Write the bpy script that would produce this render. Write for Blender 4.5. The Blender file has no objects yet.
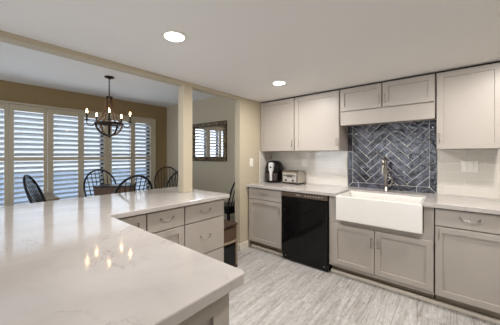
import bpy, bmesh, math, random
from mathutils import Vector, Matrix
R = math.radians
PI = math.pi
random.seed(7)
S = bpy.context.scene
COL = S.collection

# ------------------------------------------------------------------ camera
TH = math.atan(200 / 240)
cam_d = bpy.data.cameras.new('camera')
cam_d.sensor_width = 36
cam_d.lens = 36 * 240 / 500
cam_d.shift_y = -7.5 / 500
cam_d.clip_start = 0.02
cam = bpy.data.objects.new('camera', cam_d)
cam.location = (0, 0, 1.33)
cam.rotation_euler = (R(90), 0, TH)
COL.objects.link(cam)
S.camera = cam

# ------------------------------------------------------------------ world, exposure
S.view_settings.view_transform = 'Standard'
S.view_settings.look = 'None'
S.view_settings.gamma = 1
S.view_settings.use_curve_mapping = False
S.view_settings.exposure = 0.8
W = bpy.data.worlds.new('sky'); S.world = W
W.use_nodes = True
wn = W.node_tree
bg = wn.nodes['Background']
tc = wn.nodes.new('ShaderNodeTexCoord')
sep = wn.nodes.new('ShaderNodeSeparateXYZ')
rmp = wn.nodes.new('ShaderNodeValToRGB')
wn.links.new(tc.outputs['Generated'], sep.inputs[0])
wn.links.new(sep.outputs['Z'], rmp.inputs[0])
rmp.color_ramp.elements[0].position = 0.0
rmp.color_ramp.elements[0].color = (0.80, 0.90, 1.0, 1)
rmp.color_ramp.elements[1].position = 0.6
rmp.color_ramp.elements[1].color = (0.42, 0.62, 1.0, 1)
wn.links.new(rmp.outputs[0], bg.inputs['Color'])
bg.inputs['Strength'].default_value = 0.7


def area(name, loc, rot, sx, sy, power, color, shape='RECTANGLE'):
    d = bpy.data.lights.new(name, 'AREA')
    d.shape = shape; d.size = sx
    if shape in ('RECTANGLE', 'ELLIPSE'):
        d.size_y = sy
    d.energy = power; d.color = color
    o = bpy.data.objects.new(name, d)
    o.location = loc; o.rotation_euler = rot
    COL.objects.link(o)
    return o


FILL = (0.88, 0.94, 1.0)
WARM = (1.0, 0.955, 0.91)
P_NEAR, P_DINE, P_CAN = 24, 62, 9.3
# unseen fill lights added outside the near wall, then daylight through the shuttered dining windows
area('fill_near', (-1.2, -2.95, 1.1), (R(90), 0, 0), 1.7, 2.0, P_NEAR, FILL)
area('fill_dining_near', (-3.8, -2.95, 1.3), (R(90), 0, 0), 1.7, 1.5, 26, FILL)
area('daylight_dining', (-6.0, 1.4, 1.5), (0, R(-90), 0), 2.4, 3.4, P_DINE, (0.75, 0.87, 1.0))


# ------------------------------------------------------------------ materials
def mat(name, color, rough=0.5, metal=0.0, spec=0.5, coat=0.0):
    m = bpy.data.materials.new(name); m.use_nodes = True
    b = m.node_tree.nodes['Principled BSDF']
    b.inputs['Base Color'].default_value = (*color, 1)
    b.inputs['Roughness'].default_value = rough
    b.inputs['Metallic'].default_value = metal
    b.inputs['Specular IOR Level'].default_value = spec
    b.inputs['Coat Weight'].default_value = coat
    return m


def srgb(r, g, b):
    f = lambda v: (v / 255 / 12.92) if v / 255 <= 0.04045 else ((v / 255 + 0.055) / 1.055) ** 2.4
    return (f(r), f(g), f(b))


class NT:
    def __init__(s, m):
        s.t = m.node_tree; s.n = s.t.nodes; s.b = s.n['Principled BSDF']
        s.obj = s.n.new('ShaderNodeTexCoord').outputs['Object']

    def node(s, kind, **kw):
        n = s.n.new(kind)
        for k, v in kw.items():
            if k.startswith('i_'):
                n.inputs[k[2:].replace('_', ' ')].default_value = v
            else:
                setattr(n, k, v)
        return n

    def link(s, a, b): s.t.links.new(a, b)

    def mapping(s, scale=(1, 1, 1), src=None, rot=(0, 0, 0)):
        n = s.n.new('ShaderNodeMapping')
        n.inputs['Scale'].default_value = scale
        n.inputs['Rotation'].default_value = rot
        s.link(src or s.obj, n.inputs['Vector'])
        return n.outputs[0]

    def noise(s, vec, scale, detail=4, rough=0.5, dist=0.0):
        n = s.node('ShaderNodeTexNoise')
        n.inputs['Scale'].default_value = scale
        n.inputs['Detail'].default_value = detail
        n.inputs['Roughness'].default_value = rough
        n.inputs['Distortion'].default_value = dist
        s.link(vec, n.inputs['Vector'])
        return n.outputs['Fac']

    def ramp(s, fac, stops):
        n = s.node('ShaderNodeValToRGB')
        cr = n.color_ramp
        while len(cr.elements) < len(stops): cr.elements.new(0.5)
        for e, (p, c) in zip(cr.elements, stops):
            e.position = p; e.color = (*c, 1) if len(c) == 3 else c
        s.link(fac, n.inputs[0])
        return n.outputs[0]

    def mix(s, fac, a, b, mode='MIX'):
        n = s.node('ShaderNodeMix', data_type='RGBA', blend_type=mode)
        for sock, v in ((n.inputs[0], fac), (n.inputs[6], a), (n.inputs[7], b)):
            if hasattr(v, 'node'): s.link(v, sock)
            else: sock.default_value = v if not isinstance(v, tuple) or len(v) == 4 else (*v, 1)
        return n.outputs[2]

    def bump(s, h, strength=0.2, dist=0.01):
        n = s.node('ShaderNodeBump')
        n.inputs['Strength'].default_value = strength
        n.inputs['Distance'].default_value = dist
        s.link(h, n.inputs['Height'])
        s.link(n.outputs[0], s.b.inputs['Normal'])


def paint(name, color, rough=0.6, spec=0.4):
    m = mat(name, color, rough, spec=spec); t = NT(m)
    t.bump(t.noise(t.obj, 180, 2), 0.06, 0.002)
    n = t.noise(t.obj, 1.3, 2)
    c = t.mix(n, tuple(v * 0.96 for v in color), tuple(min(1, v * 1.03) for v in color))
    t.link(c, t.b.inputs['Base Color'])
    return m


M = {}
M['wall'] = paint('beige wall paint', srgb(190, 179, 157), 0.7)
M['tan'] = paint('wall paint with backlit shade', srgb(152, 130, 94), 0.7)  # wall beige with the backlit shade of the window wall put into the colour
M['ceiling'] = paint('ceiling paint', srgb(236, 234, 232), 0.85, 0.2)
M['trim'] = paint('white trim paint', srgb(222, 214, 200), 0.45)
M['cab'] = paint('greige cabinet paint', srgb(177, 169, 161), 0.38)
M['toe'] = mat('toe kick', srgb(146, 134, 118), 0.6)
M['dark'] = mat('dark gap', (0.02, 0.018, 0.016), 0.7)
M['black'] = mat('black gloss', (0.004, 0.004, 0.0045), 0.08, spec=0.3)
M['blackplastic'] = mat('black plastic', (0.007, 0.007, 0.007), 0.3, spec=0.3)
M['blackwood'] = mat('black painted wood', (0.005, 0.005, 0.006), 0.3, spec=0.3)
M['nickel'] = mat('brushed nickel', (0.44, 0.41, 0.38), 0.28, 1.0)
M['steel'] = mat('stainless steel', (0.52, 0.48, 0.44), 0.22, 1.0)
M['bronze'] = mat('oiled bronze', (0.035, 0.022, 0.016), 0.4, 0.8)
M['ceramic'] = mat('white fireclay', srgb(238, 235, 230), 0.12, spec=0.6)
M['plate'] = mat('white plastic plate', srgb(235, 232, 224), 0.3)
M['wick'] = mat('candle sleeve', (0.05, 0.04, 0.03), 0.6)
M['grout'] = mat('light grout', srgb(232, 229, 224), 0.8)
M['shutter'] = paint('shutter paint', srgb(194, 182, 160), 0.4)
M['mirror'] = mat('mirror glass', (0.9, 0.9, 0.9), 0.02, 1.0)
M['darkmetal'] = mat('dark window metal', (0.02, 0.02, 0.025), 0.5)
M['silver'] = mat('silver plastic', srgb(205, 203, 200), 0.3, 0.3)
M['earth'] = mat('ground outside', srgb(225, 225, 220), 0.9)


def slat_mat():
    m = mat('louver paint', srgb(206, 206, 206), 0.4); t = NT(m)
    tr = t.node('ShaderNodeBsdfTranslucent'); tr.inputs['Color'].default_value = (0.75, 0.82, 0.92, 1)
    mx = t.node('ShaderNodeMixShader'); mx.inputs[0].default_value = 0.12
    out = t.n['Material Output']
    t.link(t.b.outputs[0], mx.inputs[1]); t.link(tr.outputs[0], mx.inputs[2])
    t.link(mx.outputs[0], out.inputs['Surface'])
    return m


M['slat'] = slat_mat()


def glass_mat():
    m = bpy.data.materials.new('window glass'); m.use_nodes = True
    n = m.node_tree.nodes; n.clear()
    o = n.new('ShaderNodeOutputMaterial'); mx = n.new('ShaderNodeMixShader')
    a = n.new('ShaderNodeBsdfTransparent'); g = n.new('ShaderNodeBsdfGlossy')
    g.inputs['Roughness'].default_value = 0.02
    mx.inputs[0].default_value = 0.07
    l = m.node_tree.links
    l.new(a.outputs[0], mx.inputs[1]); l.new(g.outputs[0], mx.inputs[2]); l.new(mx.outputs[0], o.inputs[0])
    return m


M['glass'] = glass_mat()


def emit(name, color, s):
    m = bpy.data.materials.new(name); m.use_nodes = True
    n = m.node_tree.nodes; n.clear()
    o = n.new('ShaderNodeOutputMaterial'); e = n.new('ShaderNodeEmission')
    e.inputs[0].default_value = (*color, 1); e.inputs[1].default_value = s
    m.node_tree.links.new(e.outputs[0], o.inputs[0])
    return m


M['lamp'] = emit('lamp diffuser', (1.0, 0.95, 0.86), 9)
M['bulb'] = emit('candle bulb', (1.0, 0.66, 0.33), 28)


def marble():
    m = mat('white quartz', srgb(216, 212, 208), 0.09, spec=0.5); t = NT(m)
    base = t.ramp(t.noise(t.obj, 2.2, 5, 0.6, 0.4), [(0.3, srgb(178, 172, 168)), (0.65, srgb(196, 190, 186))])
    # thin broken veins: the band where a distorted noise crosses its middle value
    v = t.noise(t.mapping((1.0, 2.4, 1), rot=(0, 0, R(25))), 1.9, 5, 0.58, 0.9)
    band = t.ramp(v, [(0.490, (0, 0, 0)), (0.499, (1, 1, 1)), (0.502, (1, 1, 1)), (0.508, (0, 0, 0))])
    brk = t.ramp(t.noise(t.obj, 4.3, 2), [(0.46, (0, 0, 0)), (0.62, (1, 1, 1))])
    f = t.mix(1.0, band, brk, 'MULTIPLY')
    f2 = t.mix(1.0, f, (0.42, 0.42, 0.42), 'MULTIPLY')
    t.link(t.mix(f2, base, srgb(118, 108, 104)), t.b.inputs['Base Color'])
    return m


M['quartz'] = marble()


def planks():
    m = mat('grey vinyl planks', (0.5, 0.5, 0.48), 0.42); t = NT(m)
    sw = t.node('ShaderNodeSeparateXYZ'); t.link(t.obj, sw.inputs[0])
    cb = t.node('ShaderNodeCombineXYZ'); t.link(sw.outputs['Y'], cb.inputs['X']); t.link(sw.outputs['X'], cb.inputs['Y'])
    br = t.node('ShaderNodeTexBrick', offset=0.37, offset_frequency=2)
    t.link(cb.outputs[0], br.inputs['Vector'])
    for k, v in (('Scale', 1.0), ('Brick Width', 1.22), ('Row Height', 0.18), ('Mortar Size', 0.0012), ('Mortar Smooth', 0.2), ('Bias', 0.0)):
        br.inputs[k].default_value = v
    br.inputs['Color1'].default_value = (0, 0, 0, 1); br.inputs['Color2'].default_value = (1, 1, 1, 1)
    br.inputs['Mortar'].default_value = (0.3, 0.3, 0.3, 1)
    # offset the grain by plank
    off = t.node('ShaderNodeVectorMath', operation='MULTIPLY_ADD')
    t.link(br.outputs['Color'], off.inputs[0]); off.inputs[1].default_value = (3.0, 7.0, 0); t.link(t.obj, off.inputs[2])
    g1 = t.noise(t.mapping((8, 0.5, 1), off.outputs[0]), 2.2, 8, 0.72, 1.6)
    g2 = t.noise(t.mapping((40, 1.3, 1), off.outputs[0]), 2.0, 6, 0.75, 0.8)
    c = t.ramp(g1, [(0.26, srgb(124, 114, 104)), (0.40, srgb(172, 169, 166)), (0.56, srgb(202, 201, 199)), (0.76, srgb(218, 218, 216))])
    c2 = t.ramp(g2, [(0.36, (0.5, 0.45, 0.40)), (0.50, (1, 1, 1))])
    msk = t.ramp(t.noise(t.mapping((3.0, 0.8, 1), off.outputs[0]), 1.7, 3, 0.6), [(0.38, (0.35, 0.35, 0.35)), (0.62, (1, 1, 1))])
    c = t.mix(msk, c, t.mix(1.0, c, c2, 'MULTIPLY'))
    g3 = t.noise(t.mapping((1.6, 0.7, 1), off.outputs[0]), 26, 4, 0.7)
    c = t.mix(1.0, c, t.ramp(g3, [(0.34, (0.74, 0.72, 0.71)), (0.52, (1, 1, 1))]), 'MULTIPLY')
    tone = t.ramp(br.outputs['Color'], [(0, (0.92, 0.92, 0.92)), (1, (1.0, 1.0, 1.0))])
    c = t.mix(1.0, c, tone, 'MULTIPLY')
    seam = t.ramp(br.outputs['Fac'], [(0, (1, 1, 1)), (1, (0.75, 0.73, 0.71))])
    c = t.mix(1.0, c, seam, 'MULTIPLY')
    t.link(c, t.b.inputs['Base Color'])
    t.bump(g2, 0.08, 0.003)
    return m


M['floor'] = planks()


def subway():
    m = mat('white glazed subway tile', srgb(226, 222, 214), 0.07, spec=0.6); t = NT(m)
    sw = t.node('ShaderNodeSeparateXYZ'); t.link(t.obj, sw.inputs[0])
    ad = t.node('ShaderNodeMath', operation='ADD'); t.link(sw.outputs['X'], ad.inputs[0]); t.link(sw.outputs['Y'], ad.inputs[1])
    cb = t.node('ShaderNodeCombineXYZ'); t.link(ad.outputs[0], cb.inputs['X']); t.link(sw.outputs['Z'], cb.inputs['Y'])
    br = t.node('ShaderNodeTexBrick', offset=0.5)
    t.link(cb.outputs[0], br.inputs['Vector'])
    for k, v in (('Scale', 1.0), ('Brick Width', 0.305), ('Row Height', 0.0775), ('Mortar Size', 0.0016), ('Mortar Smooth', 0.3)):
        br.inputs[k].default_value = v
    br.inputs['Color1'].default_value = (*srgb(224, 219, 210), 1)
    br.inputs['Color2'].default_value = (*srgb(216, 211, 203), 1)
    br.inputs['Mortar'].default_value = (*srgb(236, 233, 226), 1)
    t.link(br.outputs['Color'], t.b.inputs['Base Color'])
    h = t.noise(t.obj, 22, 2)
    hm = t.node('ShaderNodeMath', operation='SUBTRACT'); t.link(h, hm.inputs[0]); t.link(br.outputs['Fac'], hm.inputs[1])
    t.bump(hm.outputs[0], 0.25, 0.006)
    return m


M['subway'] = subway()


def navy():
    m = mat('slate blue glazed tile', (0.06, 0.065, 0.1), 0.1, spec=0.7); t = NT(m)
    ge = t.node('ShaderNodeNewGeometry')
    n = t.noise(t.obj, 11, 5, 0.65, 0.9)
    c = t.ramp(n, [(0.30, srgb(20, 18, 22)), (0.48, srgb(46, 45, 54)), (0.70, srgb(108, 109, 128))])
    tone = t.ramp(ge.outputs['Random Per Island'], [(0, (0.55, 0.55, 0.58)), (1, (1.1, 1.1, 1.12))])
    t.link(t.mix(1.0, c, tone, 'MULTIPLY'), t.b.inputs['Base Color'])
    t.bump(t.noise(t.obj, 22, 3, 0.5), 0.5, 0.012)
    return m


M['navy'] = navy()


def wood(name, c0, c1, scale=(2, 22, 22), rough=0.45):
    m = mat(name, c0, rough); t = NT(m)
    n = t.noise(t.mapping(scale), 1.6, 6, 0.65, 0.8)
    t.link(t.ramp(n, [(0.3, c0), (0.7, c1)]), t.b.inputs['Base Color'])
    return m


M['wood'] = wood('dark brown wood', srgb(48, 34, 27), srgb(92, 68, 54))
M['lightwood'] = wood('tan wood', srgb(132, 116, 98), srgb(168, 150, 128))
M['barrel'] = wood('weathered chandelier wood', srgb(92, 66, 44), srgb(138, 104, 74), (22, 22, 3))
M['wicker'] = wood('brown wicker', srgb(60, 44, 34), srgb(110, 84, 64), (60, 60, 90), 0.7)


def gilt():
    m = mat('antique gilt frame', srgb(120, 98, 66), 0.4, 0.5); t = NT(m)
    v = t.node('ShaderNodeTexVoronoi'); v.inputs['Scale'].default_value = 34
    t.link(t.obj, v.inputs['Vector'])
    t.link(t.ramp(v.outputs['Distance'], [(0.1, srgb(170, 150, 112)), (0.6, srgb(60, 46, 32))]), t.b.inputs['Base Color'])
    t.bump(v.outputs['Distance'], 0.8, 0.01)
    return m


M['gilt'] = gilt()


# ------------------------------------------------------------------ mesh helpers
class MB:
    def __init__(s): s.bm = bmesh.new()

    def box(s, x0, x1, y0, y1, z0, z1, mtx=None):
        vs = [s.bm.verts.new(p) for p in ((x0, y0, z0), (x1, y0, z0), (x1, y1, z0), (x0, y1, z0), (x0, y0, z1), (x1, y0, z1), (x1, y1, z1), (x0, y1, z1))]
        for f in ((0, 3, 2, 1), (4, 5, 6, 7), (0, 1, 5, 4), (1, 2, 6, 5), (2, 3, 7, 6), (3, 0, 4, 7)):
            s.bm.faces.new([vs[i] for i in f])
        if mtx is not None:
            for v in vs: v.co = mtx @ v.co
        return s

    def prism(s, pts, z0, z1, axes='xyz'):
        def P(a, b, c):
            return {'xyz': (a, b, c), 'xzy': (a, c, b), 'yzx': (c, a, b)}[axes]
        lo = [s.bm.verts.new(P(a, b, z0)) for a, b in pts]
        hi = [s.bm.verts.new(P(a, b, z1)) for a, b in pts]
        n = len(pts)
        s.bm.faces.new(lo[::-1]); s.bm.faces.new(hi)
        for i in range(n):
            j = (i + 1) % n
            s.bm.faces.new((lo[i], lo[j], hi[j], hi[i]))
        return s

    def tube(s, pts, r, seg=8, closed=False, flat=1.0):
        pts = [Vector(p) for p in pts]
        n = len(pts)
        rr = r if isinstance(r, (list, tuple)) else [r] * n
        rings = []
        up = None
        for i, p in enumerate(pts):
            a = pts[(i - 1) % n] if closed or i > 0 else p
            b = pts[(i + 1) % n] if closed or i < n - 1 else p
            d = (b - a).normalized()
            if up is None:
                up = Vector((0, 0, 1)) if abs(d.z) < 0.9 else Vector((1, 0, 0))
            u = up - d * up.dot(d)
            if u.length < 1e-5: u = d.orthogonal()
            u.normalize(); up = u
            w = d.cross(u)
            rings.append([s.bm.verts.new(p + (u * math.cos(t) + w * math.sin(t) * flat) * rr[i]) for t in (2 * PI * k / seg for k in range(seg))])
        for i in range(n if closed else n - 1):
            A, B = rings[i], rings[(i + 1) % n]
            for k in range(seg):
                s.bm.faces.new((A[k], A[(k + 1) % seg], B[(k + 1) % seg], B[k]))
        if not closed:
            s.bm.faces.new(rings[0][::-1]); s.bm.faces.new(rings[-1])
        return s

    def lathe(s, prof, seg=24, c=(0, 0), sx=1, sy=1, ring=False):
        rings = []
        for r, z in prof:
            if r < 1e-6:
                rings.append([s.bm.verts.new((c[0], c[1], z))])
            else:
                rings.append([s.bm.verts.new((c[0] + r * sx * math.cos(2 * PI * k / seg), c[1] + r * sy * math.sin(2 * PI * k / seg), z)) for k in range(seg)])
        if ring: rings.append(rings[0])
        for A, B in zip(rings, rings[1:]):
            for k in range(seg):
                k2 = (k + 1) % seg
                if len(A) == 1 and len(B) == 1: continue
                if len(A) == 1: s.bm.faces.new((A[0], B[k2], B[k]))
                elif len(B) == 1: s.bm.faces.new((A[k], A[k2], B[0]))
                else: s.bm.faces.new((A[k], A[k2], B[k2], B[k]))
        if not ring:
            if len(rings[0]) > 1: s.bm.faces.new(rings[0][::-1])
            if len(rings[-1]) > 1: s.bm.faces.new(rings[-1])
        return s

    def xf(s, mtx):
        bmesh.ops.transform(s.bm, matrix=mtx, verts=s.bm.verts)
        return s

    def build(s, name, m, parent=None, bevel=0.0, smooth=False, seg=2):
        bmesh.ops.recalc_face_normals(s.bm, faces=s.bm.faces)
        me = bpy.data.meshes.new(name)
        s.bm.to_mesh(me); s.bm.free()
        me.materials.append(m)
        if smooth:
            for p in me.polygons: p.use_smooth = True
        o = bpy.data.objects.new(name, me)
        COL.objects.link(o)
        if parent is not None: o.parent = parent
        if bevel:
            b = o.modifiers.new('edge', 'BEVEL'); b.width = bevel; b.segments = seg; b.limit_method = 'ANGLE'; b.angle_limit = R(40)
        return o


def tag(o, label, cat, group=None, kind=None):
    o['label'] = label; o['category'] = cat
    if group: o['group'] = group
    if kind: o['kind'] = kind
    return o


def thing(name, label, cat, loc=(0, 0, 0), rz=0.0, group=None):
    o = bpy.data.objects.new(name, None); COL.objects.link(o)
    o.empty_display_size = 0.05
    o.location = loc; o.rotation_euler = (0, 0, rz)
    return tag(o, label, cat, group)


def struct(name, mb, m, label=None, bevel=0.0):
    o = mb.build(name, m, None, bevel)
    o['kind'] = 'structure'
    o['label'] = label or name.replace('_', ' ')
    return o


def dup(root, loc, rz, label, group=None):
    r = root.copy(); COL.objects.link(r)
    r.location = loc; r.rotation_euler = (0, 0, rz); r['label'] = label
    if group: r['group'] = group
    for ch in list(root.children):
        c = ch.copy(); COL.objects.link(c); c.parent = r
        for g in list(ch.children):
            d = g.copy(); COL.objects.link(d); d.parent = c
    return r


# ------------------------------------------------------------------ the room
KC, DC = 2.14, 2.44       # kitchen and dining ceiling heights
WX = -2.24                # kitchen face of the dividing wall
struct('floor', MB().box(-5.25, 1.9, -2.75, 3.4, -0.06, 0), M['floor'], 'light grey weathered wood look plank floor')
struct('ceiling', MB().box(WX, 1.9, -2.75, 3.4, KC, DC + 0.06), M['ceiling'], 'flat off white kitchen ceiling')
struct('ceiling_dining', MB().box(-5.25, -2.34, -2.75, 3.2, DC, DC + 0.06), M['ceiling'], 'higher dining room ceiling')
struct('wall_sink', MB().box(-2.34, 1.9, 3.25, 3.35, 0, DC), M['wall'], 'wall behind the sink counter')
struct('wall_mirror', MB().box(-5.2, -2.34, 3.07, 3.17, 0, DC), M['wall'], 'beige dining wall behind the framed mirror')
struct('wall_end', MB().box(-2.34, WX, 2.47, 3.25, 0, DC), M['wall'], 'short beige wall return beside the counter', 0.004)
struct('wall_header', MB().box(-2.34, WX, -2.75, 2.47, 2.098, DC), M['wall'], 'low beige header over the dining opening', 0.004)
struct('wall_post', MB().box(-2.34, WX, 1.551, 1.671, 0.914, 2.098), M['wall'], 'square off white post rising from the peninsula counter', 0.004)
struct('wall_side', MB().box(1.8, 1.9, -2.75, 3.4, 0, KC), M['wall'])
mb = MB()
mb.box(-5.25, -4.7, -2.75, -2.65, 0, DC).box(-2.9, -2.1, -2.75, -2.65, 0, DC).box(-4.7, -2.9, -2.75, -2.65, 0, 0.5).box(-4.7, -2.9, -2.75, -2.65, 2.1, DC).box(-0.3, 1.9, -2.75, -2.65, 0, DC).box(-2.1, -0.3, -2.75, -2.65, 2.05, DC)
struct('wall_near', mb, M['wall'])
OY0, OY1, OZ0, OZ1 = -0.06, 2.735, 0.04, 2.11
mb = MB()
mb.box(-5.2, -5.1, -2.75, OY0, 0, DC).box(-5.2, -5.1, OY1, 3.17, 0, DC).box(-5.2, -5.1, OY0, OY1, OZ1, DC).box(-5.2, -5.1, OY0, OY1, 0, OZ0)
struct('wall_window', mb, M['tan'], 'dining wall around the shutters, backlit shade in its colour')
# baseboards
mb = MB(); mb.box(-2.355, -2.225, 2.452, 2.47, 0, 0.10).box(WX, -2.225, 2.47, 2.64, 0, 0.10).box(-2.355, -2.34, 2.47, 3.07, 0, 0.10)
struct('baseboard_end', mb, M['trim'], 'white baseboard wrapping the wall return', 0.006)
struct('baseboard_mirror', MB().box(-5.1, -2.36, 3.055, 3.07, 0, 0.10), M['trim'], bevel=0.004)
# shoe moulding under the wall cabinets
struct('trim_1', MB().box(-2.22, -1.665, 2.694, 2.713, 0, 0.035), M['trim'], 'pale shoe moulding under the corner cabinet', 0.006)
struct('trim_2', MB().box(-1.045, 0.36, 2.694, 2.713, 0, 0.035), M['trim'], 'pale shoe moulding under the sink cabinets', 0.006)
# white backsplash
mb = MB()
mb.box(WX, -1.035, 3.242, 3.25, 0.914, 1.40).box(-0.103, 0.36, 3.242, 3.25, 0.914, 1.40)
struct('wall_backsplash', mb, M['subway'], 'white glazed subway tile backsplash')
struct('wall_backsplash_return', MB().box(WX, WX + 0.008, 2.91, 3.242, 0.914, 1.385), M['subway'], 'white subway tile on the wall return')
# unseen patio door added in the near wall to let fill light in
mb = MB()
for x0, x1 in ((-2.1, -2.02), (-1.24, -1.16), (-0.38, -0.3)): mb.box(x0, x1, -2.73, -2.67, 0, 2.05)
mb.box(-2.1, -0.3, -2.73, -2.67, 0, 0.08).box(-2.1, -0.3, -2.73, -2.67, 1.97, 2.05)
wf = struct('added_patio_door', mb, M['trim'])
MB().box(-2.02, -0.38, -2.705, -2.695, 0.08, 1.97).build('glass', M['glass'], wf)
mb = MB()
for x0 in (-4.7, -3.83, -2.96): mb.box(x0, x0 + 0.06, -2.73, -2.67, 0.5, 2.1)
mb.box(-4.7, -2.9, -2.73, -2.67, 0.5, 0.56).box(-4.7, -2.9, -2.73, -2.67, 2.04, 2.1)
wf = struct('added_dining_window', mb, M['trim'])  # unseen window added in front of the dining fill light
MB().box(-4.64, -2.96, -2.705, -2.695, 0.56, 2.04).build('glass', M['glass'], wf)
# dining windows behind the shutters
SHX = -5.1
mb = MB()
mb.box(-5.19, -5.15, OY0, OY1, OZ0, OZ0 + 0.06).box(-5.19, -5.15, OY0, OY1, OZ1 - 0.06, OZ1)
for y, w_ in ((OY0, 0.07), (0.44, 0.07), (0.915, 0.07), (1.36, 0.07), (1.70, 0.16), (2.26, 0.07), (OY1 - 0.125, 0.125)): mb.box(-5.19, -5.15, y, y + w_, OZ0, OZ1)
wf2 = struct('window_2', mb, M['darkmetal'], 'dark framed dining windows behind the shutters')
MB().box(-5.175, -5.17, OY0 + 0.02, OY1 - 0.02, OZ0 + 0.05, OZ1 - 0.05).build('glass', M['glass'], wf2)
# outside ground
struct('ground', MB().box(-30, -5.3, -20, 22, -0.35, -0.25), M['earth'], 'pale ground outside the dining windows')


# shutter panels -------------------------------------------------------------
def shutter(y0, y1, sl, sr, label):
    """plantation shutter leaf standing in the window wall; y0..y1 its width, sl / sr its stile widths"""
    z0, z1, mz = 0.06, 2.10, 1.268
    t = thing('shutter_panel', label, 'shutter', (SHX + 0.02, (y0 + y1) / 2, z0), 0, 'white plantation shutters across the dining windows')
    a, b = y0 - (y0 + y1) / 2, y1 - (y0 + y1) / 2
    h = z1 - z0; m = mz - z0
    f = MB()
    f.box(-0.016, 0.016, a, a + sl, 0, h).box(-0.016, 0.016, b - sr, b, 0, h)
    f.box(-0.016, 0.016, a + sl, b - sr, 0, 0.12).box(-0.016, 0.016, a + sl, b - sr, h - 0.095, h).box(-0.016, 0.016, a + sl, b - sr, m - 0.028, m + 0.028)
    f.build('frame', M['shutter'], t, 0.003)
    for lo, hi in ((0.12, m - 0.028), (m + 0.028, h - 0.095)):
        mb = MB()
        n = round((hi - lo) / 0.0755)
        p = (hi - lo) / n
        for k in range(n):
            zc = lo + p * (k + 0.5)
            mt = Matrix.Translation((0, 0, zc)) @ Matrix.Rotation(R(SLAT), 4, 'Y')
            pts = [(-0.042, 0), (-0.03, 0.0045), (0, 0.006), (0.03, 0.0045), (0.042, 0), (0.03, -0.0045), (0, -0.006), (-0.03, -0.0045)]
            q = MB(); q.prism(pts, a + sl + 0.004, b - sr - 0.004, 'xzy'); q.xf(mt)
            me = bpy.data.meshes.new('tmp'); q.bm.to_mesh(me); q.bm.free()
            mb.bm.from_mesh(me); bpy.data.meshes.remove(me)
        mb.build('louvers', M['slat'], t, 0, False)
    return t


SLAT = -34
ys = [(-0.04, 0.449, 0.05, 0.05, 'white louvered shutter at the frame edge, beside the leaning chair'),
      (0.453, 0.896, 0.05, 0.05, 'white louvered shutter directly behind the side-on black chair back'),
      (0.90, 1.36, 0.075, 0.042, 'white louvered shutter between the side-on chair and the chandelier'),
      (1.364, 1.80, 0.04, 0.066, 'white louvered shutter behind the chandelier and the bow chair facing the room'),
      (1.804, 2.275, 0.066, 0.044, 'white louvered shutter second from the mirror wall, behind the dining table'),
      (2.279, 2.73, 0.046, 0.075, 'white louvered shutter at the end nearest the mirror wall')]
for a in ys: shutter(*a)
# casing around the row of shutters
mb = MB()
mb.box(SHX, SHX + 0.045, 2.733, 2.775, 0.0, 2.135).box(SHX, SHX + 0.045, -0.10, -0.043, 0.0, 2.135).box(SHX, SHX + 0.045, -0.043, 2.733, 2.103, 2.135).box(SHX, SHX + 0.045, -0.043, 2.733, 0.0, 0.055)
struct('trim_3', mb, M['shutter'], 'white casing around the row of shutters', 0.003)


# ------------------------------------------------------------------ cabinetry
def shaker_mb(x0, x1, z0, z1, y=-0.02, st=0.05, rec=0.012):
    """one shaker front: a single shell with a sunk panel and a small chamfer; face at y, back at 0"""
    mb = MB(); bm = mb.bm
    def ring(a, yy): return [bm.verts.new(p) for p in ((x0 + a, yy, z0 + a), (x1 - a, yy, z0 + a), (x1 - a, yy, z1 - a), (x0 + a, yy, z1 - a))]
    r = [ring(0, 0), ring(0, y + 0.002), ring(0.002, y), ring(st, y), ring(st + 0.0012, y + rec)]
    for A, B in zip(r, r[1:]):
        for k in range(4): bm.faces.new((A[k], A[(k + 1) % 4], B[(k + 1) % 4], B[k]))
    bm.faces.new(r[-1]); bm.faces.new(r[0][::-1])
    return mb


def slab_mb(x0, x1, z0, z1, y=-0.02):
    return MB().box(x0, x1, y, 0, z0, z1)


def pull_v(x, zc, parent, y=-0.02, L=0.10):
    h = L / 2
    pts = [(x, y, zc - h + 0.008), (x, y - 0.014, zc - h + 0.006), (x, y - 0.024, zc - h * 0.55), (x, y - 0.028, zc), (x, y - 0.024, zc + h * 0.55), (x, y - 0.014, zc + h - 0.006), (x, y, zc + h - 0.008)]
    return MB().tube(pts, [0.005, 0.0036, 0.004, 0.0045, 0.004, 0.0036, 0.005], 8).build('handle', M['nickel'], parent, smooth=True)


def pull_h(xc, z, parent, y=-0.02, L=0.12):
    h = L / 2
    pts = [(xc - h, y, z + 0.008), (xc - h + 0.004, y - 0.02, z + 0.006), (xc - h * 0.55, y - 0.03, z - 0.006), (xc, y - 0.032, z - 0.011), (xc + h * 0.55, y - 0.03, z - 0.006), (xc + h - 0.004, y - 0.02, z + 0.006), (xc + h, y, z + 0.008)]
    return MB().tube(pts, [0.005, 0.0036, 0.004, 0.0045, 0.004, 0.0036, 0.005], 8).build('handle', M['nickel'], parent, smooth=True)


def door(t, x0, x1, z0, z1, hx=None, hz=None, st=0.05):
    d = shaker_mb(x0, x1, z0, z1, st=st).build('door', M['cab'], t)
    if hx is not None: pull_v(hx, hz, d)
    return d


def drawer(t, x0, x1, z0, z1, handle=True, hz=None, hx=None):
    d = slab_mb(x0, x1, z0, z1).build('drawer', M['cab'], t, 0.002)
    if handle: pull_h((x0 + x1) / 2 if hx is None else hx, (z0 + z1) / 2 + 0.01 if hz is None else hz, d)
    return d


CT, CU = 0.914, 0.876      # counter top and underside
BY = 2.65                  # carcass front of the wall base cabinets
G_BASE = 'greige base cabinets along the sink wall'
G_UP = 'greige wall cabinets under the kitchen ceiling'
G_PEN = 'greige cabinets under the peninsula counter'


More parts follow.
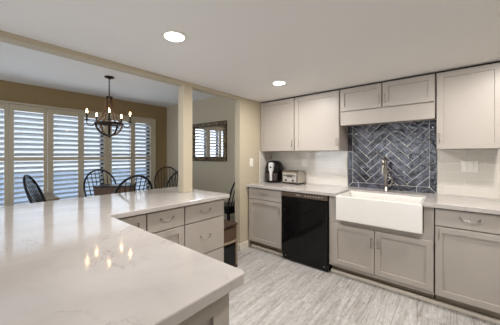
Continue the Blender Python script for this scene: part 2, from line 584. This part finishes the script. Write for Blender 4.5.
def base(name, label, x0, x1, loc_y=BY, depth=0.585, rz=0.0, loc=None, group=G_BASE, top=CU, toe=0.075):
    w = x1 - x0
    t = thing(name, label, 'cabinet', loc or (x0, loc_y, 0), rz, group)
    MB().box(0.002, w - 0.002, 0.014, depth, 0.10, top - 0.001).build('body', M['cab'], t, 0.0015)
    MB().box(0.004, w - 0.004, toe, depth - 0.01, 0, 0.10).build('toe_kick', M['toe'], t)
    return t


# corner base cabinet
t = base('base_cabinet', 'greige base cabinet beside the wall return, one drawer over one shaker door', -2.22, -1.663)
drawer(t, 0.006, 0.552, 0.715, 0.862)
door(t, 0.006, 0.552, 0.118, 0.705, 0.530, 0.60)
# right base cabinet
t = base('base_cabinet', 'greige base cabinet beyond the apron sink, its drawer pull below switch plate', -0.104, 0.352)
drawer(t, 0.006, 0.45, 0.722, 0.866)
door(t, 0.006, 0.45, 0.118, 0.712, 0.030, 0.655)
# sink base cabinet: lower carcass, side stiles, two doors
t = thing('sink_cabinet', 'greige two-door cabinet carrying the white apron sink', 'cabinet', (-1.046, BY, 0), 0, G_BASE)
w = 0.938
mb = MB(); mb.box(0, w, 0, 0.585, 0.10, 0.628)
mb.build('body', M['cab'], t, 0.0015)
MB().box(0, 0.092, 0, 0.58, 0.628, CU - 0.001).build('stile', M['cab'], t)
MB().box(w - 0.072, w, 0, 0.58, 0.628, CU - 0.001).build('stile', M['cab'], t)
MB().box(0.004, w - 0.004, 0.075, 0.575, 0, 0.10).build('toe_kick', M['toe'], t)
door(t, 0.046, 0.464, 0.135, 0.572, 0.438, 0.448)
door(t, 0.470, 0.934, 0.135, 0.572, 0.500, 0.448)

# dishwasher
t = thing('dishwasher', 'glossy black built-in dishwasher between corner cabinet and sink', 'dishwasher', (-1.661, BY, 0))
MB().box(0.004, 0.607, 0, 0.58, 0.10, CU - 0.002).build('body', M['blackplastic'], t)
d = MB().box(0.006, 0.605, -0.03, 0, 0.10, 0.805).build('door', M['black'], t, 0.004)
pn = MB().box(0.006, 0.605, -0.034, 0, 0.812, 0.868).build('control_panel', mat('control panel', srgb(104, 90, 78), 0.3, 0.3), t, 0.004)
for k in range(7):
    MB().box(0.33 + k * 0.034, 0.346 + k * 0.034, -0.037, -0.034, 0.836, 0.845).build('button', M['silver'], pn)
MB().box(0.21, 0.27, -0.0345, -0.034, 0.836, 0.846).build('badge', M['silver'], pn)
MB().box(0.22, 0.39, -0.036, -0.03, 0.782, 0.790).build('handle_lip', M['blackplastic'], d, 0.002)
k_ = MB().box(0.006, 0.605, -0.01, 0.06, 0.012, 0.095).build('kick_plate', M['black'], t, 0.003)
for x in (0.05, 0.56): MB().lathe([(0, 0), (0.006, 0), (0.006, 0.003), (0, 0.003)], 10).xf(Matrix.Translation((x, -0.01, 0.055)) @ Matrix.Rotation(R(90), 4, 'X')).build('screw', M['nickel'], k_)
MB().box(0.01, 0.60, 0.06, 0.5, 0.0, 0.10).build('base', M['blackplastic'], t)

# counter of the sink wall (cut out for the sink)
SX0, SX1, SYF, SYB = -0.948, -0.182, 2.572, 3.035
pts = [(WX, 2.60), (SX0, 2.60), (SX0, SYB), (SX1, SYB), (SX1, 2.60), (0.36, 2.60), (0.36, 3.242), (WX, 3.242)]
tag(MB().prism(pts, CU, CT).build('countertop', M['quartz'], None, 0.004), 'pale quartz counter running along the sink wall', 'countertop')

# apron sink
t = thing('apron_sink', 'white farmhouse apron sink set below the herringbone tile', 'sink', (SX0, SYF, 0.634))
mb = MB(); bm = mb.bm
w, dd, h = SX1 - SX0, SYB - SYF, 0.262
x0, x1, y0, y1 = 0.003, w - 0.003, 0.0, dd - 0.003
def rect(a, z, f=0): return [bm.verts.new(p) for p in ((x0 + a, y0 + a + f, z), (x1 - a, y0 + a + f, z), (x1 - a, y1 - a, z), (x0 + a, y1 - a, z))]
rs = [rect(0, 0), rect(0, h), rect(0.028, h), rect(0.034, h - 0.02), rect(0.05, 0.05), rect(0.09, 0.035)]
for A, B in zip(rs, rs[1:]):
    for k in range(4): bm.faces.new((A[k], A[(k + 1) % 4], B[(k + 1) % 4], B[k]))
bm.faces.new(rs[-1]); bm.faces.new(rs[0][::-1])
sink = mb.build('basin', M['ceramic'], t, 0.009, seg=3)
MB().lathe([(0, 0.036), (0.045, 0.036), (0.045, 0.041), (0.03, 0.041), (0.025, 0.038), (0, 0.038)], 20, (w / 2, dd / 2)).build('drain', M['nickel'], t, smooth=True)

# faucet
t = thing('faucet', 'brushed nickel pull-down faucet behind the white apron sink', 'faucet', (-0.567, 3.125, CT))
MB().lathe([(0, 0), (0.03, 0), (0.03, 0.008), (0.024, 0.012), (0.022, 0.05), (0.019, 0.055), (0, 0.055)], 20).build('base', M['nickel'], t, smooth=True)
pts = [(0, 0, 0.05), (0, 0, 0.28)]
for k in range(1, 10):
    a = PI * k / 10 * 1.08
    pts.append((0.0, -0.075 + 0.075 * math.cos(a), 0.31 + 0.075 * math.sin(a)))
MB().tube(pts, 0.0165, 12).build('neck', M['nickel'], t, smooth=True)
e = Vector(pts[-1])
MB().tube([e, e + Vector((0, -0.004, -0.03)), e + Vector((0, -0.008, -0.10)), e + Vector((0, -0.009, -0.115))], [0.0165, 0.019, 0.024, 0.021], 14).build('spray_head', M['nickel'], t, smooth=True)
hp = [(0.015, 0, 0.055), (0.045, 0, 0.07), (0.062, -0.004, 0.105), (0.058, -0.01, 0.15), (0.040, -0.014, 0.185), (0.028, -0.016, 0.215)]
MB().tube(hp, [0.012, 0.011, 0.009, 0.008, 0.0075, 0.007], 10).build('lever_handle', M['nickel'], t, smooth=True)

# wall cabinets
UY, UZ0, UZ1 = 2.95, 1.385, 2.122


def upper(name, label, x0, x1, z0=UZ0):
    w = x1 - x0
    t = thing(name, label, 'cabinet', (x0, UY, z0), 0, G_UP)
    MB().box(0.001, w - 0.001, 0, 0.292, 0, UZ1 - z0).build('body', M['cab'], t, 0.0015)
    MB().box(0.001, w - 0.001, 0.012, 0.03, UZ1 - z0, KC - z0).build('shade_strip', M['dark'], t)  # dark colour stands in for shade in the gap below the ceiling
    return t


H = UZ1 - UZ0
t = upper('wall_cabinet', 'tall greige wall cabinet in the corner above the black air fryer', WX + 0.006, -1.648)
door(t, 0.004, 0.578, 0.002, H - 0.004, 0.552, 0.108, st=0.055)
t = upper('wall_cabinet', 'tall greige wall cabinet above dishwasher, touching the short sink cabinets', -1.644, -1.032)
door(t, 0.004, 0.606, 0.002, H - 0.004, 0.580, 0.108, st=0.055)
t = upper('wall_cabinet', 'tall greige wall cabinet beyond the herringbone tile, over the switch plate', -0.102, 0.352)
door(t, 0.004, 0.448, 0.002, H - 0.004, 0.024, 0.108, st=0.05)
t = upper('wall_cabinet', 'short two-door greige cabinet with plain valance above the herringbone tile', -1.028, -0.108, 1.70)
door(t, 0.006, 0.452, 0.153, UZ1 - 1.70 - 0.004, 0.430, 0.245, st=0.05)
door(t, 0.466, 0.914, 0.153, UZ1 - 1.70 - 0.004, 0.489, 0.245, st=0.05)
MB().box(0.016, 0.914, -0.016, 0, -0.015, 0.140).build('valance', M['cab'], t, 0.002)

# ------------------------------------------------------------------ peninsula
PY1 = 1.82
r = 0.025
corner = [(-0.556 - r + r * math.cos(a), 0.652 - r + r * math.sin(a)) for a in (R(90 - 15 * k) for k in range(7))]
pts = [(-2.785, PY1), (-2.785, -0.42), (-0.56, -0.42)] + corner[::-1] + [(-1.813, 0.648), (-1.795, PY1)]
tag(MB().prism(pts, CU, CT).build('countertop', M['quartz'], None, 0.005, seg=3), 'large L-shaped white quartz peninsula counter with rounded corner', 'countertop')
PX = -1.862     # carcass front of the far leg (faces +x)


def pen(label, y0, y1):
    return base('peninsula_cabinet', label, y0, y1, loc=(PX, y0, 0), rz=R(90), depth=0.60, group=G_PEN)


t = pen('greige corner cabinet tucked in the inside angle of the peninsula', 0.625, 0.936)
door(t, 0.05, 0.306, 0.118, 0.862, st=0.055)
t = pen('narrow greige peninsula cabinet with one drawer over a shaker door', 0.936, 1.290)
drawer(t, 0.005, 0.349, 0.700, 0.862)
door(t, 0.005, 0.349, 0.118, 0.690, st=0.055)
t = pen('wide greige three-drawer peninsula cabinet at the counter end', 1.290, 1.782)
drawer(t, 0.005, 0.488, 0.700, 0.862, hx=0.235)
drawer(t, 0.005, 0.488, 0.366, 0.690, hz=0.535, hx=0.235)
drawer(t, 0.005, 0.488, 0.118, 0.356, hx=0.235)

# near leg, seen at its end panel; its doors face the far leg of the peninsula
t = thing('peninsula_cabinet', 'greige cabinet run under the near counter with panelled end', 'cabinet', (-0.620, 0.605, 0), R(180), G_PEN)
MB().box(0.0, 1.22, 0, 0.90, 0.10, CU - 0.001).build('body', M['cab'], t, 0.0015)
MB().box(0.03, 1.20, 0.075, 0.85, 0, 0.10).build('toe_kick', M['toe'], t)
for a in (0.01, 0.612):
    drawer(t, a, a + 0.59, 0.715, 0.862)
    door(t, a, a + 0.59, 0.118, 0.705, a + 0.04 if a > 0.5 else a + 0.55, 0.62)
ep = shaker_mb(0.0, 0.90, 0.10, CU - 0.002, y=-0.022, st=0.075, rec=0.010).xf(Matrix.Rotation(R(-90), 4, 'Z'))
ep.xf(Matrix.Translation((0, 0.90, 0)) @ Matrix.Scale(1, 4))
ep_o = None
bm = ep.bm
# turn the panel so that its face looks along the run's end
xs = [v.co.x for v in bm.verts]; yv = [v.co.y for v in bm.verts]
ep_o = ep.build('end_panel', M['cab'], t)
ep_o['label'] = 'recessed end panel'

# ------------------------------------------------------------------ herringbone tile panel
t = thing('tile_panel', 'slate blue herringbone tile panel framed behind the sink faucet', 'tile panel', (-1.032, 3.25, CT))
PW, PH = 0.926, 0.83
MB().box(0, PW, -0.0105, -0.0005, 0, PH).build('grout', M['grout'], t)
BW = 0.065
ix0, ix1, iz0, iz1 = BW + 0.002, PW - BW - 0.002, BW + 0.002, PH + 0.02


def clip(poly, x0, x1, z0, z1):
    for ax, val, sg in ((0, x0, 1), (0, x1, -1), (1, z0, 1), (1, z1, -1)):
        out = []
        for i, p in enumerate(poly):
            q = poly[(i + 1) % len(poly)]
            a, b = (p[ax] - val) * sg, (q[ax] - val) * sg
            if a >= 0: out.append(p)
            if (a >= 0) != (b >= 0):
                f = a / (a - b)
                out.append((p[0] + (q[0] - p[0]) * f, p[1] + (q[1] - p[1]) * f))
        poly = out
        if len(poly) < 3: return []
    return poly


def parea(p): return abs(sum(p[i][0] * p[(i + 1) % len(p)][1] - p[(i + 1) % len(p)][0] * p[i][1] for i in range(len(p)))) / 2


u, g = 0.076, 0.0022
c45 = math.sqrt(0.5)
VX, VZ = 0.278, 0.03      # a valley line of the zigzag, and its height phase
mb = MB()
for n in range(-3, 4):
    for k in range(-30, 31):
        for rect_ in ((k + 8 * n, k, 4, 1), (k + 8 * n, k + 1, 1, 4)):
            a, b, w_, h_ = rect_
            a, b, w_, h_ = a * u + g, b * u + g, w_ * u - 2 * g, h_ * u - 2 * g
            q = [(a, b), (a + w_, b), (a + w_, b + h_), (a, b + h_)]
            q = [((x - y) * c45 + VX, (x + y) * c45 + VZ) for x, y in q]
            q = clip(q, ix0, ix1, iz0, iz1)
            if len(q) >= 3 and parea(q) > 2e-5:
                mb.prism(q, -0.013, -0.004, 'xzy')
tiles = mb.build('herringbone_tiles', M['navy'], t, 0.0012)
mb = MB()
g2 = 0.002
zs = [BW, 0.235, 0.46, 0.69, PH + 0.02]
for z0, z1 in zip(zs, zs[1:]):
    a = z0 + g2
    if z0 == BW:
        mb.prism([(g2, g2 * 2.4), (BW - g2, BW + g2 * 0.4), (BW - g2, z1 - g2), (g2, z1 - g2)], -0.013, -0.004, 'xzy')
        mb.prism([(PW - g2, g2 * 2.4), (PW - g2, z1 - g2), (PW - BW + g2, z1 - g2), (PW - BW + g2, BW + g2 * 0.4)], -0.013, -0.004, 'xzy')
    else:
        mb.prism([(g2, a), (BW - g2, a), (BW - g2, z1 - g2), (g2, z1 - g2)], -0.013, -0.004, 'xzy')
        mb.prism([(PW - BW + g2, a), (PW - g2, a), (PW - g2, z1 - g2), (PW - BW + g2, z1 - g2)], -0.013, -0.004, 'xzy')
xs_ = [0, 0.135, 0.44, 0.745, PW]
for i, (xa, xb) in enumerate(zip(xs_, xs_[1:])):
    lo0 = xa + (g2 * 2.4 if i == 0 else g2); lo1 = xb - (g2 * 2.4 if i == 3 else g2)
    hi0 = xa + (BW + g2 * 0.4 if i == 0 else g2); hi1 = xb - (BW + g2 * 0.4 if i == 3 else g2)
    mb.prism([(lo0, g2), (lo1, g2), (hi1, BW - g2), (hi0, BW - g2)], -0.013, -0.004, 'xzy')
mb.build('border_tiles', M['navy'], t, 0.0012)

# ------------------------------------------------------------------ recessed lights
G_L = 'recessed ceiling lights in the kitchen'


def can(label, x, y):
    t = thing('recessed_light', label, 'ceiling light', (x, y, KC), 0, G_L)
    MB().lathe([(0.066, -0.004), (0.085, -0.004), (0.088, -0.0005), (0.066, -0.0005)], 32, ring=True).build('trim_ring', M['plate'], t, smooth=False)
    MB().lathe([(0, -0.003), (0.066, -0.003), (0.066, -0.0008), (0, -0.0008)], 32).build('diffuser', M['lamp'], t)
    l = area('lamp', (0, 0, -0.006), (0, 0, 0), 0.13, 0.13, P_CAN, WARM, 'DISK')
    l.parent = t


can('round recessed ceiling light nearest the peninsula counter', -1.447, 0.93)
can('round recessed ceiling light nearest the corner wall cabinet', -1.478, 2.283)
can('round recessed ceiling light over the end of the sink counter', 0.42, 2.283)
can('unseen recessed ceiling light added over the middle of the kitchen floor', 0.05, 1.25)  # out-of-view fill light added to brighten the base cabinet fronts

# ------------------------------------------------------------------ switches and outlets
def plate(name, label, loc, rz, w, kind):
    t = thing(name, label, 'switch' if 'switch' in name else 'outlet', loc, rz)
    MB().box(-w / 2, w / 2, -0.006, 0, -0.06, 0.06).build('plate', M['plate'], t, 0.003)
    return t


t = plate('light_switch', 'single white light switch on the beige wall return', (WX, 2.717, 1.222), R(90), 0.075, 1)
MB().box(-0.016, 0.016, -0.011, -0.006, -0.033, 0.033).build('rocker', M['plate'], t, 0.002)
t = plate('light_switch', 'white double switch plate on the subway tile below the wall cabinet', (0.152, 3.242, 1.216), 0, 0.125, 2)
for x in (-0.026, 0.026): MB().box(x - 0.005, x + 0.005, -0.016, -0.006, -0.008, 0.012).build('toggle', M['plate'], t, 0.002)
for x in (-0.026, 0.026):
    for z in (-0.03, 0.03): MB().box(x - 0.003, x + 0.003, -0.007, -0.006, z - 0.003, z + 0.003).build('screw', M['nickel'], t)
t = plate('wall_outlet', 'white wall outlet on the subway tile behind the toaster', (-1.657, 3.242, 1.215), 0, 0.075, 1)
for z in (-0.022, 0.022): MB().box(-0.015, 0.015, -0.008, -0.006, z - 0.014, z + 0.014).build('socket', M['plate'], t, 0.002)

# ------------------------------------------------------------------ counter appliances
t = thing('air_fryer', 'black egg-shaped air fryer with silver handle in the counter corner', 'air fryer', (-2.085, 3.085, CT), R(17))
prof = [(0, 0), (0.118, 0), (0.128, 0.012), (0.138, 0.08), (0.142, 0.15), (0.138, 0.22), (0.125, 0.275), (0.10, 0.312), (0.06, 0.33), (0, 0.334)]
MB().lathe(prof, 36).build('body', M['black'], t, smooth=True)
dr = MB().prism([(-0.085, 0.03), (0.085, 0.03), (0.09, 0.15), (-0.09, 0.15)], -0.146, -0.10, 'xzy').build('basket_drawer', mat('dark bronze plastic', srgb(46, 34, 30), 0.25), t, 0.015, seg=3)
hd = MB().prism([(-0.017, 0.035), (0.017, 0.035), (0.020, 0.16), (0.034, 0.19), (0.036, 0.285), (0.026, 0.305), (-0.026, 0.305), (-0.036, 0.285), (-0.034, 0.19), (-0.020, 0.16)], -0.175, -0.125, 'xzy')
hd = hd.build('handle', M['silver'], t, 0.006, seg=3)
MB().lathe([(0, 0), (0.014, 0), (0.014, 0.004), (0, 0.004)], 16).xf(Matrix.Translation((0, -0.1752, 0.235)) @ Matrix.Rotation(R(90), 4, 'X')).build('dial', M['blackplastic'], hd)

t = thing('toaster', 'long chrome toaster beside the black air fryer', 'toaster', (-1.755, 3.10, CT), R(-4))
pr = [(-0.1, 0.018), (0.1, 0.018), (0.1, 0.15)] + [(0.06 + 0.04 * math.cos(a), 0.15 + 0.04 * math.sin(a)) for a in (R(15), R(40), R(65), R(90))] + [(-0.06 - 0.04 * math.cos(a), 0.15 + 0.04 * math.sin(a)) for a in (R(90), R(65), R(40), R(15))] + [(-0.1, 0.15)]
MB().prism(pr, -0.135, 0.135, 'yzx').build('body', M['steel'], t, 0.004)
MB().box(-0.132, 0.132, -0.096, 0.096, 0.004, 0.018).build('base', M['blackplastic'], t, 0.003)
for y in (-0.04, 0.03): MB().box(-0.105, 0.105, y - 0.012, y + 0.012, 0.1885, 0.1915).build('slot', M['dark'], t)
fp = MB().box(-0.112, 0.112, -0.104, -0.098, 0.032, 0.155).build('front_panel', M['silver'], t, 0.003)
MB().box(-0.05, 0.05, -0.106, -0.104, 0.095, 0.14).build('badge_plate', M['steel'], fp, 0.002)
for x in (-0.075, 0.075):
    MB().box(x - 0.022, x + 0.022, -0.122, -0.104, 0.118, 0.130).build('lever', M['blackplastic'], fp, 0.003)
for x in (-0.06, 0.06):
    MB().lathe([(0, 0), (0.014, 0), (0.012, 0.016), (0, 0.016)], 16).xf(Matrix.Translation((x, -0.104, 0.055)) @ Matrix.Rotation(R(90), 4, 'X')).build('knob', M['blackplastic'], fp, smooth=False)
MB().tube([(0.135, 0.04, 0.012), (0.16, 0.03, 0.006), (0.19, 0.0, 0.006), (0.205, -0.02, 0.006)], 0.005, 8).build('cord', M['blackplastic'], t, smooth=True)

# ------------------------------------------------------------------ dining room
# framed mirror
t = thing('wall_mirror', 'rectangular wall mirror in an ornate antique gilt frame', 'mirror', (-3.60, 3.07, 1.21))
mw, mh, fw = 0.50, 0.745, 0.085
mb = MB(); bm = mb.bm
def fr(a, y): return [bm.verts.new(p) for p in ((-mw + a, y, a), (mw - a, y, a), (mw - a, y, mh - a), (-mw + a, y, mh - a))]
rs = [fr(0, 0), fr(0, -0.03), fr(0.02, -0.042), fr(0.05, -0.03), fr(fw - 0.015, -0.034), fr(fw, -0.012)]
for A, B in zip(rs, rs[1:]):
    for k in range(4): bm.faces.new((A[k], A[(k + 1) % 4], B[(k + 1) % 4], B[k]))
bm.faces.new(rs[0][::-1])
bm.faces.new(rs[-1])
mb.build('frame', M['gilt'], t)
MB().box(-mw + fw, mw - fw, -0.016, -0.0125, fw, mh - fw).build('mirror_glass', M['mirror'], t)


def arc_bow(n=22):
    """the bow of a Windsor chair back in its own plane: half width, height"""
    pts = [(-0.195, 0.0), (-0.225, 0.16), (-0.24, 0.33)]
    for k in range(1, n):
        a = PI - PI * k / n
        pts.append((0.24 * math.cos(a), 0.34 + 0.285 * math.sin(a)))
    return pts + [(0.24, 0.33), (0.225, 0.16), (0.195, 0.0)]


LEAN = 0.37


def bp(x, h): return (x, -0.17 - LEAN * h, 0.45 + h)


def chair(label, loc, rz):
    t = thing('windsor_chair', label, 'chair', loc, rz, 'black bow-back Windsor chairs in the dining room')
    pts = []
    for k in range(28):
        a = 2 * PI * k / 28
        c, s_ = math.cos(a), math.sin(a)
        w = 0.225 if s_ > 0 else 0.215
        pts.append((w * math.copysign(abs(c) ** 0.75, c), 0.21 * math.copysign(abs(s_) ** 0.75, s_)))
    MB().prism(pts, 0.425, 0.455).build('seat', M['blackwood'], t, 0.01, seg=3)
    for sx in (-1, 1):
        for sy in (-1, 1):
            a, b = Vector((sx * 0.15, sy * 0.14, 0.43)), Vector((sx * 0.215, sy * 0.20, 0.0))
            MB().tube([a, a.lerp(b, 0.25), a.lerp(b, 0.5), a.lerp(b, 0.85), b], [0.014, 0.019, 0.021, 0.014, 0.011], 10).build('leg', M['blackwood'], t, smooth=True)
    MB().tube([(-0.19, -0.175, 0.17), (-0.19, 0.175, 0.17)], 0.010, 8).build('stretcher', M['blackwood'], t, smooth=True)
    MB().tube([(0.19, -0.175, 0.17), (0.19, 0.175, 0.17)], 0.010, 8).build('stretcher', M['blackwood'], t, smooth=True)
    MB().tube([(-0.19, 0, 0.17), (0.19, 0, 0.17)], 0.010, 8).build('stretcher', M['blackwood'], t, smooth=True)
    bow = arc_bow()
    MB().tube([bp(x, h) for x, h in bow], 0.0135, 10).build('bow', M['blackwood'], t, smooth=True)
    for k in range(-3, 4):
        x0, x1 = k * 0.046, k * 0.060
        top = 0.34 + 0.285 * math.sqrt(max(0, 1 - (x1 / 0.24) ** 2))
        MB().tube([bp(x0, 0.0), bp(x0 + (x1 - x0) * 0.4, top * 0.4), bp(x1, top - 0.004)], [0.006, 0.008, 0.005], 8).build('spindle', M['blackwood'], t, smooth=True)
    return t


ch = chair('black Windsor chair at the table end, its back seen side-on before the shutters', (-3.88, 0.88, 0), R(-22))
dup(ch, (-4.23, 1.50, 0), R(-90), 'black Windsor chair on the window side of the dining table')
dup(ch, (-3.34, 1.37, 0), R(90), 'black Windsor chair on the counter side of the table, below the chandelier')
dup(ch, (-3.25, 1.95, 0), R(200), 'black Windsor chair at the table end next to the white post')
dup(ch, (-4.27, 2.58, 0), R(-121), 'black Windsor chair standing in the far dining corner')
c6 = dup(ch, (-2.775, 2.78, 0), R(90), 'black Windsor chair behind the peninsula end, by the wall return')
MB().prism([(0.2 * math.cos(2 * PI * k / 20), 0.19 * math.sin(2 * PI * k / 20)) for k in range(20)], 0.456, 0.53).build('cushion', M['blackplastic'], c6, 0.015, seg=3)

# dining table with a wooden box on it
t = thing('dining_table', 'round dark wood dining table below the chandelier', 'table', (-3.77, 1.45, 0))
MB().lathe([(0, 0.69), (0.285, 0.69), (0.30, 0.70), (0.30, 0.72), (0, 0.72)], 40).build('table_top', M['wood'], t)
MB().lathe([(0, 0.03), (0.07, 0.03), (0.05, 0.2), (0.08, 0.4), (0.05, 0.62), (0.12, 0.69), (0, 0.69)], 20).build('pedestal', M['wood'], t, smooth=True)
for k in range(4):
    a = R(45 + 90 * k)
    MB().tube([(0.04 * math.cos(a), 0.04 * math.sin(a), 0.14), (0.16 * math.cos(a), 0.16 * math.sin(a), 0.10), (0.26 * math.cos(a), 0.26 * math.sin(a), 0.02)], [0.03, 0.028, 0.02], 8).build('leg', M['wood'], t, smooth=True)
t = thing('wooden_box', 'dark wooden box standing on the dining table between two chairs', 'box', (-3.77, 1.45, 0.72), R(52))
MB().box(-0.24, 0.24, -0.13, 0.13, 0, 0.15).build('body', M['wicker'], t, 0.004)
MB().box(-0.25, 0.25, -0.14, 0.14, 0.15, 0.172).build('lid', M['blackwood'], t, 0.004)

# side table by the window
t = thing('side_table', 'small tan-topped side table by the shutters behind the side-on chair', 'table', (-4.66, 0.81, 0))
MB().box(-0.36, 0.36, -0.09, 0.09, 0.69, 0.72).build('table_top', M['lightwood'], t, 0.003)
MB().box(-0.34, 0.34, -0.08, 0.08, 0.64, 0.69).build('apron', M['blackwood'], t)
for x in (-0.32, 0.32):
    for y in (-0.06, 0.06): MB().box(x - 0.015, x + 0.015, y - 0.015, y + 0.015, 0, 0.64).build('leg', M['blackwood'], t)

# shelf unit at the end of the peninsula
t = thing('shelf_unit', 'low open wooden shelf unit standing past the peninsula end', 'shelf', (-1.945, 1.855, 0))
MB().box(-0.50, 0, 0, 0.25, 0.50, 0.524).build('top', M['wood'], t, 0.002)
MB().box(-0.48, 0.0, 0.002, 0.248, 0.305, 0.33).build('shelf', M['lightwood'], t, 0.002)
MB().box(-0.48, 0.0, 0.002, 0.248, 0.0, 0.03).build('bottom', M['wood'], t, 0.002)
MB().box(-0.48, 0.0, 0.228, 0.248, 0.03, 0.305).build('side_panel', M['lightwood'], t)
MB().box(-0.48, 0.0, 0.228, 0.248, 0.33, 0.50).build('side_panel', M['lightwood'], t)
MB().box(-0.48, 0.0, 0.002, 0.018, 0.03, 0.305).build('side_panel', M['lightwood'], t)
MB().box(-0.48, 0.0, 0.002, 0.018, 0.33, 0.50).build('side_panel', M['lightwood'], t)
MB().box(-0.495, -0.48, 0.002, 0.248, 0.0, 0.50).build('back_panel', M['wood'], t)
b_ = tag(MB().box(-0.38, -0.01, 0.03, 0.22, 0, 0.15).build('basket', M['wicker'], None, 0.01), 'brown woven basket on the middle shelf past the peninsula', 'basket')
b_.location = (-1.945, 1.855, 0.33)
b_ = tag(MB().box(-0.38, -0.01, 0.025, 0.222, 0, 0.25).build('bin', M['blackplastic'], None, 0.01), 'black bin in the lowest shelf bay past the peninsula', 'bin')
b_.location = (-1.945, 1.855, 0.03)

# chandelier ---------------------------------------------------------------
t = thing('chandelier', 'bronze and wood five-candle chandelier hanging over the dining table', 'chandelier', (-3.72, 1.34, DC))
MB().lathe([(0, 0), (0.062, 0), (0.06, -0.014), (0.02, -0.024), (0.012, -0.035), (0, -0.035)], 24).build('canopy', M['bronze'], t, smooth=True)
mb = MB()
n = 9
for k in range(n):
    z = -0.048 - k * 0.027
    lp = []
    for j in range(12):
        a = 2 * PI * j / 12
        px, pz = 0.009 * math.cos(a), 0.0185 * math.sin(a)
        lp.append((px, 0, z + pz) if k % 2 == 0 else (0, px, z + pz))
    mb.tube(lp, 0.003, 6, closed=True)
mb.build('chain', M['bronze'], t, smooth=True)
ZT, ZR, ZB = -0.285, -0.665, -0.845
MB().lathe([(0, ZT + 0.012), (0.012, ZT + 0.012), (0.045, ZT), (0.045, ZT - 0.03), (0.0, ZT - 0.03)], 20).build('hub', M['bronze'], t, smooth=False)
view = math.atan2(-1.34, 3.72)
RR = 0.172
for k in range(5):
    a = view + 2 * PI * k / 5
    d = Vector((math.cos(a), math.sin(a), 0))
    P = lambda r_, z: tuple(d * r_ + Vector((0, 0, z)))
    # wooden stave sweeping from the hub to the ring
    st_ = [(0.038, ZT - 0.01), (0.044, ZT - 0.10), (0.062, ZT - 0.20), (0.098, ZT - 0.30), (0.158, ZR + 0.006)]
    MB().tube([P(r_, z) for r_, z in st_], 0.017, 8, flat=0.55).build('stave', M['barrel'], t, smooth=True)
    # lower bowl strap from ring to finial
    st2 = [(RR, ZR - 0.005), (0.164, ZR - 0.05), (0.135, ZR - 0.105), (0.085, ZR - 0.15), (0.02, ZB + 0.01)]
    MB().tube([P(r_, z) for r_, z in st2], 0.013, 8).build('strap', M['bronze'] if k % 2 == 0 else M['barrel'], t, smooth=True)
    # candle arm
    am = [(RR, ZR), (0.205, ZR - 0.045), (0.245, ZR - 0.05), (0.272, ZR - 0.02), (0.272, ZR + 0.02)]
    arm = MB().tube([P(r_, z) for r_, z in am], 0.006, 8).build('arm', M['bronze'], t, smooth=True)
    c = P(0.272, 0)
    MB().lathe([(0, ZR + 0.018), (0.028, ZR + 0.022), (0.03, ZR + 0.03), (0, ZR + 0.03)], 16, (c[0], c[1])).build('drip_cup', M['bronze'], arm, smooth=True)
    MB().lathe([(0, ZR + 0.03), (0.0115, ZR + 0.03), (0.0115, ZR + 0.12), (0, ZR + 0.12)], 14, (c[0], c[1])).build('candle', M['wick'], arm, smooth=False)
    MB().lathe([(0, ZR + 0.12), (0.006, ZR + 0.122), (0.0108, ZR + 0.138), (0.008, ZR + 0.152), (0.003, ZR + 0.172), (0, ZR + 0.178)], 14, (c[0], c[1])).build('bulb', M['bulb'], arm, smooth=True)
ring = [(RR * math.cos(2 * PI * k / 40), RR * math.sin(2 * PI * k / 40), ZR) for k in range(40)]
MB().tube(ring, 0.012, 8, closed=True).build('ring', M['bronze'], t, smooth=True)
mb = MB()
for a in (view, view + PI / 2):
    mb.box(-RR, RR, -0.007, 0.007, -0.008, 0.008, Matrix.Translation((0, 0, ZR)) @ Matrix.Rotation(a, 4, 'Z'))
mb.build('crossbar', M['bronze'], t)
MB().lathe([(0, ZB - 0.02), (0.012, ZB - 0.012), (0.024, ZB + 0.012), (0.014, ZB + 0.03), (0.016, ZR), (0, ZR)], 16).build('finial', M['bronze'], t, smooth=True)
